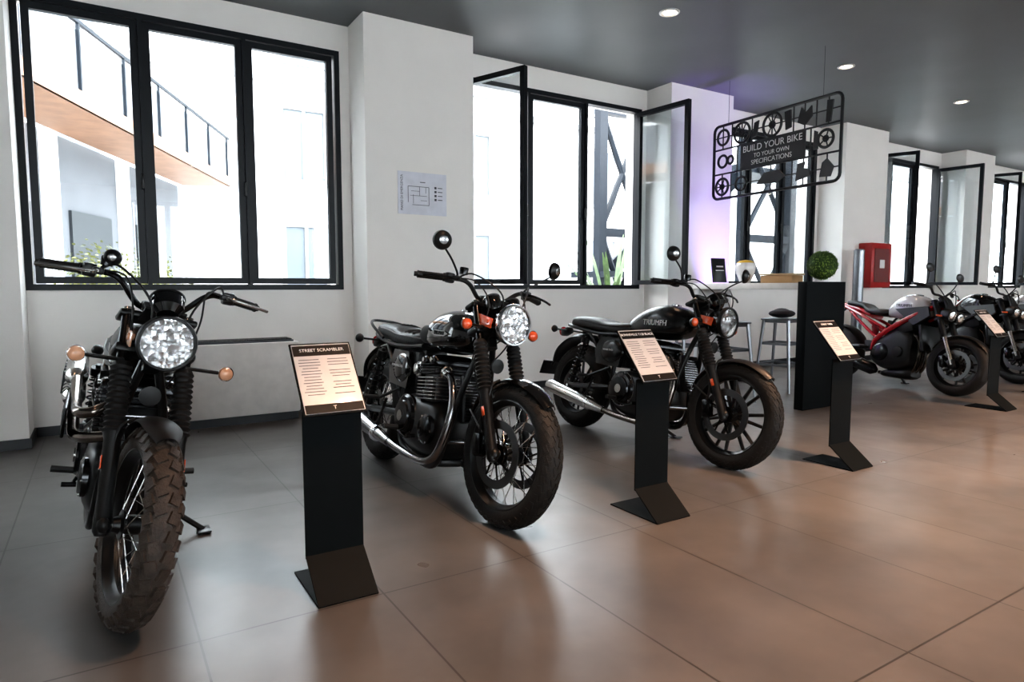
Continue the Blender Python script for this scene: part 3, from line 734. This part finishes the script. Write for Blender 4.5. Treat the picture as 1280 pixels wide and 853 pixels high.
# poster on pier
b=B('wall_poster'); b.use('paper',mat('poster_paper',(.72,.72,.78),.6)); b.box((2.475,YP-.003,1.92),(.47,.004,.37))
INK=mat('print_ink',(.06,.06,.08),.6); b.use('print',INK)
for (x,z,w,h) in ((-.04,.06,.20,.004),(-.02,-.10,.16,.004),(-.14,-.01,.004,.14),(.06,-.02,.004,.16),(-.04,-.02,.16,.003),(-.03,.02,.003,.08),(.01,-.06,.06,.003),(-.09,-.05,.003,.08),(-.07,.02,.08,.003),(.03,.03,.003,.05),(.0,.10,.05,.006)): b.box((2.475+x,YP-.0065,1.92+z),(w,.002,h))
for k in range(4): b.box((2.60,YP-.0065,1.98-.035*k),(.02,.002,.02)); b.box((2.645,YP-.0065,1.98-.035*k),(.045,.002,.006))
b.text('PIANO DI EMERGENZA',T((2.275,YP-.008,1.92))@RX(90)@RZ(90),.030,INK,name='poster_title')
b.build()

# info stands
CARD=mat('info_card',(.46,.46,.47),.35,coat=.2); CARDB=mat('info_card_header',(.006,.006,.007),.5,spec=.2)
def stand(x,y,title):
    b=B('info_stand',(x,y,0)); w=.215
    b.use('folded_sheet',SHEET)
    t=.006
    b.box((w/2,.165,t/2),(w,.33,t))
    L=math.hypot(.155,.125); a=math.degrees(math.atan2(.125,.155))
    b.box((w/2,.0775,.0625+.003),(w,L,t),RX(a)); b.box((w/2,.155,.39),(w,t,.54))
    a2=math.degrees(math.atan2(.23,.19)); L2=math.hypot(.23,.19)
    b.use('header_plate',SHEET); b.box((w/2,.20,.765),(w+.012,L2+.01,.006),RX(a2))
    M=T((w/2,.20,.765))@RX(a2); sv=b.M; b.M=b.M@M
    b.use('card',CARD); b.box((0,.0,.0045),(w,L2-.004,.003)); b.use('card_header',CARDB); b.box((0,L2/2-.03,.0066),(w-.004,.045,.0015)); b.box((0,-L2/2+.02,.0066),(w-.006,.034,.0015))
    b.use('card_text',INK)
    rnd=random.Random(5)
    for r in range(13):
        zz=L2/2-.07-.0125*r
        b.box((-.055,zz,.0064),(.055+.03*rnd.random(),.0024,.0006)); 
        if r%4!=3: b.box((.05,zz,.0064),(.05+.03*rnd.random(),.0024,.0006))
    b.text(title,T((0,L2/2-.03,.008)),.0185,TXT,name='card_title'); b.text('T',T((0,-L2/2+.02,.008)),.02,TXT,name='card_logo')
    b.M=sv; b.build()
stand(.585,2.18,'STREET SCRAMBLER'); stand(2.135,2.145,'BONNEVILLE T120 BLACK'); stand(3.745,2.165,'STREET TWIN'); stand(6.70,2.52,'STREET TRIPLE')
stand(8.12,2.6,'STREET TRIPLE RS')

# counter
b=B('bar_counter'); b.use('end_panel',SHEET); b.box((5.51,3.54,.57),(.58,.09,1.14),None,.004)
b.use('worktop',mat('white_laminate',(.72,.71,.69),.3)); b.box((5.51,4.2,1.10),(.56,1.22,.06),None,.006); b.use('far_leg',mat('white_laminate2',(.6,.6,.6),.4)); b.box((5.51,4.78,.535),(.5,.05,1.07)); b.build()
b=B('boxwood_ball',(5.5,3.54,1.145)); BW=mat('boxwood_leaves',(.18,.29,.04),.6,var=.6,nscale=40)
b.use('leaf_core',mat('leaf_core',(.03,.07,.012),.8)); b.sph((0,0,.142),.125,20); b.use('leaves',BW)
for k in range(1500):
    d=V((random.gauss(0,1),random.gauss(0,1),random.gauss(0,1))).normalized(); c=V((0,0,.142))+d*(.112+random.random()*.018)
    u=d.cross(V((random.random(),random.random(),random.random()))).normalized(); w=(d.cross(u)+d*.6).normalized(); s=.011
    b.add([c-u*s*.6,c+w*s,c+u*s*.6,c-w*s*.6],[(0,1,2,3)])
b.build()
b=B('desk_sign',(5.4,4.62,1.132)); b.use('frame',BLM); b.box((0,0,.13),(.2,.015,.25),RX(-8),.004); b.use('print',TXT); b.box((0,-.012,.17),(.1,.003,.015),RX(-8)); b.box((0,-.014,.13),(.12,.003,.008),RX(-8)); b.build()
b=B('cardboard_box',(5.5,3.95,1.132)); b.use('box',mat('cardboard',(.45,.28,.14),.7)); b.box((0,0,.035),(.25,.3,.07),RZ(12),.003); b.use('lid',mat('wood_tray',(.55,.40,.24),.6)); b.box((0,0,.08),(.27,.32,.015),RZ(12),.003); b.build()
b=B('glass_jar',(5.45,4.33,1.132)); b.use('jar',mat('clear_plastic',(.8,.8,.8),.1,coat=1)); b.lathe((0,0,0),(0,0,1),[(0,.05),(.1,.09),(.17,.10),(.2,.085)],24); b.use('jar_content',mat('yellow_sweets',(.7,.45,.05),.5)); b.lathe((0,0,.2),(0,0,1),[(0,.086),(.02,.06),(.03,0)],24); b.build()
GAL=mat('galvanised_steel',(.27,.28,.30),.32,1.0)
def stool(x,y,r=0):
    b=B('bar_stool',M=T((x,y,0))@RZ(r)); b.use('seat',GAL); b.box((0,0,.755),(.31,.31,.02),None,.008); b.box((0,0,.735),(.28,.28,.03),None,.01)
    b.use('legs',GAL)
    for sx in(1,-1):
        for sy in(1,-1):
            d=V((sx*.19,sy*.19,0)); t=V((sx*.13,sy*.13,.745)); b.tube([d,t],[.013,.02],6)
    b.use('braces',GAL)
    for z,k in((.28,.168),(.5,.15)):
        for s in(1,-1): b.box((0,s*k,z),(2*k,.008,.025)); b.box((s*k,0,z),(.008,2*k,.025))
    b.build()
stool(6.08,4.35,10); stool(5.05,4.2,-5); stool(5.0,4.75,8)
b=B('folded_jacket',(6.08,4.35,.768)); b.use('cloth',mat('black_cloth',(.01,.01,.012),.8,bump=.3)); b.sph((0,0,.045),(.14,.13,.045),16); b.sph((.05,.04,.06),(.08,.09,.04),14); b.build()

# fire box, silver extinguisher simplified to a tall cylinder
b=B('fire_hose_cabinet'); b.use('cabinet',mat('fire_red',(.42,.015,.015),.35)); b.box((9.60,YP-.1,1.40),(.52,.2,.64),None,.01); b.use('door_glass',mat('red_glass',(.18,.03,.03),.1)); b.box((9.60,YP-.203,1.40),(.38,.008,.48)); b.use('label',TXT); b.box((9.60,YP-.21,1.42),(.12,.004,.12)); b.build()
b=B('silver_extinguisher',(9.02,YP-.2,0)); b.use('post',GAL); b.lathe((0,0,0),(0,0,1),[(0,.14),(.02,.14),(.03,.07),(1.60,.07),(1.62,.05),(1.62,0)],24); b.build()

# hanging sprue sign
SP=mat('sprue_black',(.006,.006,.008),.45)
k_=.83; Wd,Hh=1.95,.98; ZSG=2.095
b=B('hanging_sprue_sign',M=T((5.935,3.68,ZSG))@RZ(-4.5)@Matrix.Scale(k_,4))
def P2(u,v): return V((0,Wd-u,v))
b.use('sprue_frame',SP)
def rrect(u0,v0,u1,v1,r=.08):
    pts=[]
    for (cx,cy,a0) in ((u1-r,v1-r,0),(u0+r,v1-r,90),(u0+r,v0+r,180),(u1-r,v0+r,270)):
        for k in range(5): a=rad(a0+22.5*k); pts.append(P2(cx+r*math.cos(a),cy+r*math.sin(a)))
    return pts
b.tube(rrect(0,0,Wd,Hh),.019,8,closed=True)
b.use('sprue_runners',SP)
for v in (.33,.66): b.tube([P2(0,v),P2(Wd,v)],.012,6)
for u in (.16,.32,.49,.66,.98,1.30,1.46,1.62,1.78): 
    b.tube([P2(u,0),P2(u,.33)],.009,6); b.tube([P2(u,.66),P2(u,Hh)],.009,6)
for v in (.16,.82): b.tube([P2(0,v),P2(Wd,v)],.008,6)
b.tube([P2(.42,0.33),P2(.42,.66)],.01,6); b.tube([P2(1.55,0.33),P2(1.55,.66)],.01,6)
b.use('model_parts',SP)
def ringp(u,v,r,sp=0,th=.017):
    pts=[P2(u+r*math.cos(2*math.pi*k/24),v+r*math.sin(2*math.pi*k/24)) for k in range(24)]; b.tube(pts,th,6,closed=True)
    for k in range(sp): t=2*math.pi*k/sp; b.tube([P2(u,v),P2(u+r*math.cos(t),v+r*math.sin(t))],.008,5)
    if sp: ringp(u,v,r*.25)
ringp(.16,.82,.10,0); ringp(.49,.82,.13,6); ringp(.98,.82,.14,6); ringp(.16,.16,.11,5); ringp(.49,.16,.09,0); ringp(.16,.5,.08,0); ringp(1.75,.5,.10,5); ringp(.30,.5,.05,0)
def poly(u,v,pts,s=1): b.prism([(-p[0]*s,p[1]*s) for p in pts],P2(u,v),(0,1,0),(0,0,1),.02)
poly(1.46,.82,[(-.1,-.06),(.0,-.11),(.1,-.02),(.09,.1),(.02,.04),(-.05,.11)])
poly(1.78,.80,[(-.03,-.12),(.03,-.12),(.06,.12),(-.02,.13)])
poly(1.22,.83,[(-.03,-.12),(.05,-.1),(.04,.11),(-.05,.1)])
poly(.72,.82,[(-.05,-.1),(.02,-.09),(.05,.1),(-.02,.08)])
poly(.98,.16,[(-.22,-.05),(-.1,.08),(.12,.09),(.22,0),(.1,-.07)])
poly(1.46,.17,[(-.1,-.1),(.1,-.06),(.08,.02),(.0,.04),(.02,.11),(-.08,.1)])
poly(1.78,.17,[(-.09,-.1),(.05,-.11),(.09,.0),(.0,.1),(-.06,.06)])
poly(1.62,.5,[(-.03,-.1),(.03,-.1),(.02,.1),(-.02,.12)])
RM=RZ(-90)@RX(90)
b.use('text_panel',SP); b.box((0.0,Wd-.98,.5),(.012,1.0,.33))
b.text('BUILD YOUR BIKE',T((-.009,Wd-.98,.585))@RM,.115,TXT,name='sign_text'); b.text('TO YOUR OWN',T((-.009,Wd-.98,.485))@RM,.075,TXT,name='sign_text'); b.text('SPECIFICATIONS',T((-.009,Wd-.98,.40))@RM,.085,TXT,name='sign_text')
b.use('suspension_cables',STL)
for u in (.25,1.7): b.cyl(P2(u,Hh),P2(u,(3.379-ZSG)/k_),.003,seg=5)
b.build()

# ------------------------------------------------------------------ exterior
FAC=mat('courtyard_render',(.70,.70,.70),.8,var=.04,nscale=1.0); FGR=mat('grey_render',(.10,.105,.115),.8,var=.08,nscale=1.5)
TAN=mat('wood_soffit',(.32,.17,.10),.6,var=.15,nscale=4); PAV=mat('courtyard_paving',(.42,.41,.40),.8,var=.1); EXF=mat('exterior_steel',(.010,.014,.020),.5,spec=.2); EXG=mat('exterior_glass_dark',(.11,.125,.14),.3,spec=.2); EXT=mat('exterior_trim',(.22,.22,.22),.7)
slab('courtyard_ground',PAV,-20,45,YW+.25,40,-.3,-.1)
b=B('courtyard_building'); b.use('facade',FAC); wbox(b,-16,40,19,19.5,-.1,12)
for i in range(9):
    for z in (.9,4.1,7.3):
        x=-11.2+5.4*i
        b.use('windows_glass',EXG); b.box((x,18.98,z+.9),(1.1,.06,1.9)); b.use('window_trim',EXT)
        for s in(-.6,0,.6): b.box((x+s,18.95,z+.9),(.09,.1,2.0))
        b.box((x,18.95,z+1.9),(1.3,.12,.1)); b.box((x,18.93,z-.1),(1.4,.2,.1))
b.box((12,18.9,6.7),(56,.2,.18))
b.build()
b=B('courtyard_wing'); b.use('facade',FGR); dirv=V((.404,.915,0)); prp=V((-.915,.404,0))
A0=V((-.73,9.84,0))-dirv*3; R4=RZ(math.degrees(math.atan2(.915,.404)))
b.box(A0+dirv*6+prp*1.4+V((0,0,1.75)),(12,.3,3.7),R4)
b.use('openings',mat('dark_opening',(.02,.024,.028),.6))
for k in range(4): b.box(A0+dirv*(2.0+2.7*k)+prp*1.23+V((0,0,1.2)),(1.5,.06,2.4),R4)
b.use('posts',FAC)
for k in range(4): b.box(A0+dirv*(.6+2.7*k)+prp*1.2+V((0,0,1.75)),(.35,.14,3.7),R4)
b.use('walkway_soffit',TAN); b.box(A0+dirv*6+prp*.55+V((0,0,3.68)),(12,1.15,.14),R4)
b.use('walkway_fascia',TAN); b.box(A0+dirv*6+V((0,0,3.72)),(12,.05,.22),R4)
b.use('railing_panel',mat('railing_grey',(.24,.25,.27),.6)); b.box(A0+dirv*6+prp*.04+V((0,0,4.25)),(12,.02,.85),R4)
b.use('railing',EXF); b.box(A0+dirv*6+V((0,0,4.78)),(12,.05,.05),R4)
for k in range(9): b.box(A0+dirv*(1.45*k+.2)+V((0,0,4.3)),(.04,.04,1.0),R4)
b.build()
b=B('steel_stair_tower'); 
for (x0,x1,y,d) in ((7.12,8.05,8.6,0),(10.2,11.6,8.2,0)):
    b.use('columns',EXF)
    for x in (x0,x1): b.box((x,y,2.95),(.16,.16,6.1))
    b.use('bracing',EXF)
    for z in (0,2.0,4.0):
        b.tube([(x0,y,z),(x1,y,z+2.0)],.05,6); b.tube([(x1,y,z),(x0,y,z+2.0)],.05,6); b.box(((x0+x1)/2,y,z+2.0),(x1-x0,.12,.14))
b.use('stair_flight',EXF)
b.box((9.1,8.35,2.3),(2.9,.06,.28),RY(-38)); b.box((9.1,9.25,2.3),(2.9,.06,.28),RY(-38))
for k in range(11): b.box((8.08+.2*k,8.8,1.43+.158*k),(.26,.9,.03))
b.use('stair_landing',EXF); b.box((10.9,8.8,3.3),(1.6,1.1,.12)); b.box((10.9,8.3,4.3),(1.6,.04,.04)); b.box((7.6,8.8,1.3),(1.1,1.0,.10))
b.build()
PL=mat('palm_leaf',(.045,.085,.025),.5,var=.4,nscale=8); POT=mat('terracotta',(.25,.13,.08),.7)
def palm(x,y,s=1,z=-.1,n=26):
    b=B('potted_palm',(x,y,z)); b.use('pot',POT); b.lathe((0,0,0),(0,0,1),[(0,.18*s),(.4*s,.25*s),(.42*s,.27*s),(.42*s,.22*s),(.38*s,0)],20)
    b.use('fronds',PL)
    for k in range(n):
        a=random.random()*6.28; L=(.7+.5*random.random())*s; up=.6+.9*random.random(); hd=V((math.cos(a),math.sin(a),0)); sd=V((-hd.y,hd.x,0))
        pts=[V((0,0,.4*s))+hd*L*t*.7+V((0,0,L*(up*t*1.6-t*t*.8))) for t in [i/7 for i in range(8)]]
        vs=[];fs=[]
        for i,p in enumerate(pts):
            w=.03*s*math.sin(math.pi*min(.98,(i+.6)/8)); vs+=[p-sd*w,p+sd*w+V((0,0,.01))]
        for i in range(7): fs.append((2*i,2*i+1,2*i+3,2*i+2))
        b.add(vs,fs)
    b.build()
palm(6.35,7.4,1.05,n=46)
def shrub(x,y,s):
    b=B('potted_shrub',(x,y,-.1)); b.use('pot',POT); b.lathe((0,0,0),(0,0,1),[(0,.22),(.45,.3),(.47,.3),(.47,.24),(.42,0)],20)
    b.use('stems',mat('shrub_stem',(.08,.06,.03),.8)); b.cyl((0,0,.4),(0,0,1.0*s),.02)
    b.use('leaves',mat('shrub_leaves',(.14,.15,.035),.6,var=.6,nscale=10))
    for k in range(700):
        d=V((random.gauss(0,1),random.gauss(0,1),random.gauss(0,.8))).normalized(); c=V((0,0,1.1*s))+d*(.18+.27*random.random())*s
        u=d.cross(V((random.random(),random.random(),random.random()))).normalized(); w=(d.cross(u)+d*.7).normalized(); q=.035
        b.add([c-u*q*.5,c+w*q,c+u*q*.5,c-w*q*.6],[(0,1,2,3)])
    b.build()
shrub(.05,9.2,1.15); shrub(.65,9.5,1.05)

# ------------------------------------------------------------------ world & camera
w=bpy.data.worlds.new('overcast_sky'); scene.world=w; w.use_nodes=True; nt=w.node_tree; bg=nt.nodes['Background']
tc=nt.nodes.new('ShaderNodeTexCoord'); sx=nt.nodes.new('ShaderNodeSeparateXYZ'); rp=nt.nodes.new('ShaderNodeValToRGB')
nt.links.new(tc.outputs['Generated'],sx.inputs[0]); nt.links.new(sx.outputs['Z'],rp.inputs['Fac'])
rp.color_ramp.elements[0].color=(.95,.97,1,1); rp.color_ramp.elements[1].color=(.88,.95,1,1)
nt.links.new(rp.outputs['Color'],bg.inputs['Color']); bg.inputs['Strength'].default_value=12.5

f=820.;H=1.1;yaw=rad(32.05);p=math.atan(68.5/f)
F=V((math.sin(yaw)*math.cos(p),math.cos(yaw)*math.cos(p),-math.sin(p))); R=V((math.cos(yaw),-math.sin(yaw),0)); U=R.cross(F)
cd=bpy.data.cameras.new('camera'); cam=bpy.data.objects.new('camera',cd); COL.objects.link(cam)
cd.sensor_width=36; cd.lens=36*f/1280; cd.clip_start=.05
Mc=Matrix((R,U,-F)).transposed().to_4x4(); Mc.translation=V((0,0,H)); cam.matrix_world=Mc
scene.camera=cam
scene.view_settings.view_transform='Standard'
for lk in ('Medium High Contrast','Standard - Medium High Contrast','None'):
    try:
        scene.view_settings.look=lk; break
    except Exception: pass
scene.view_settings.exposure=0.4
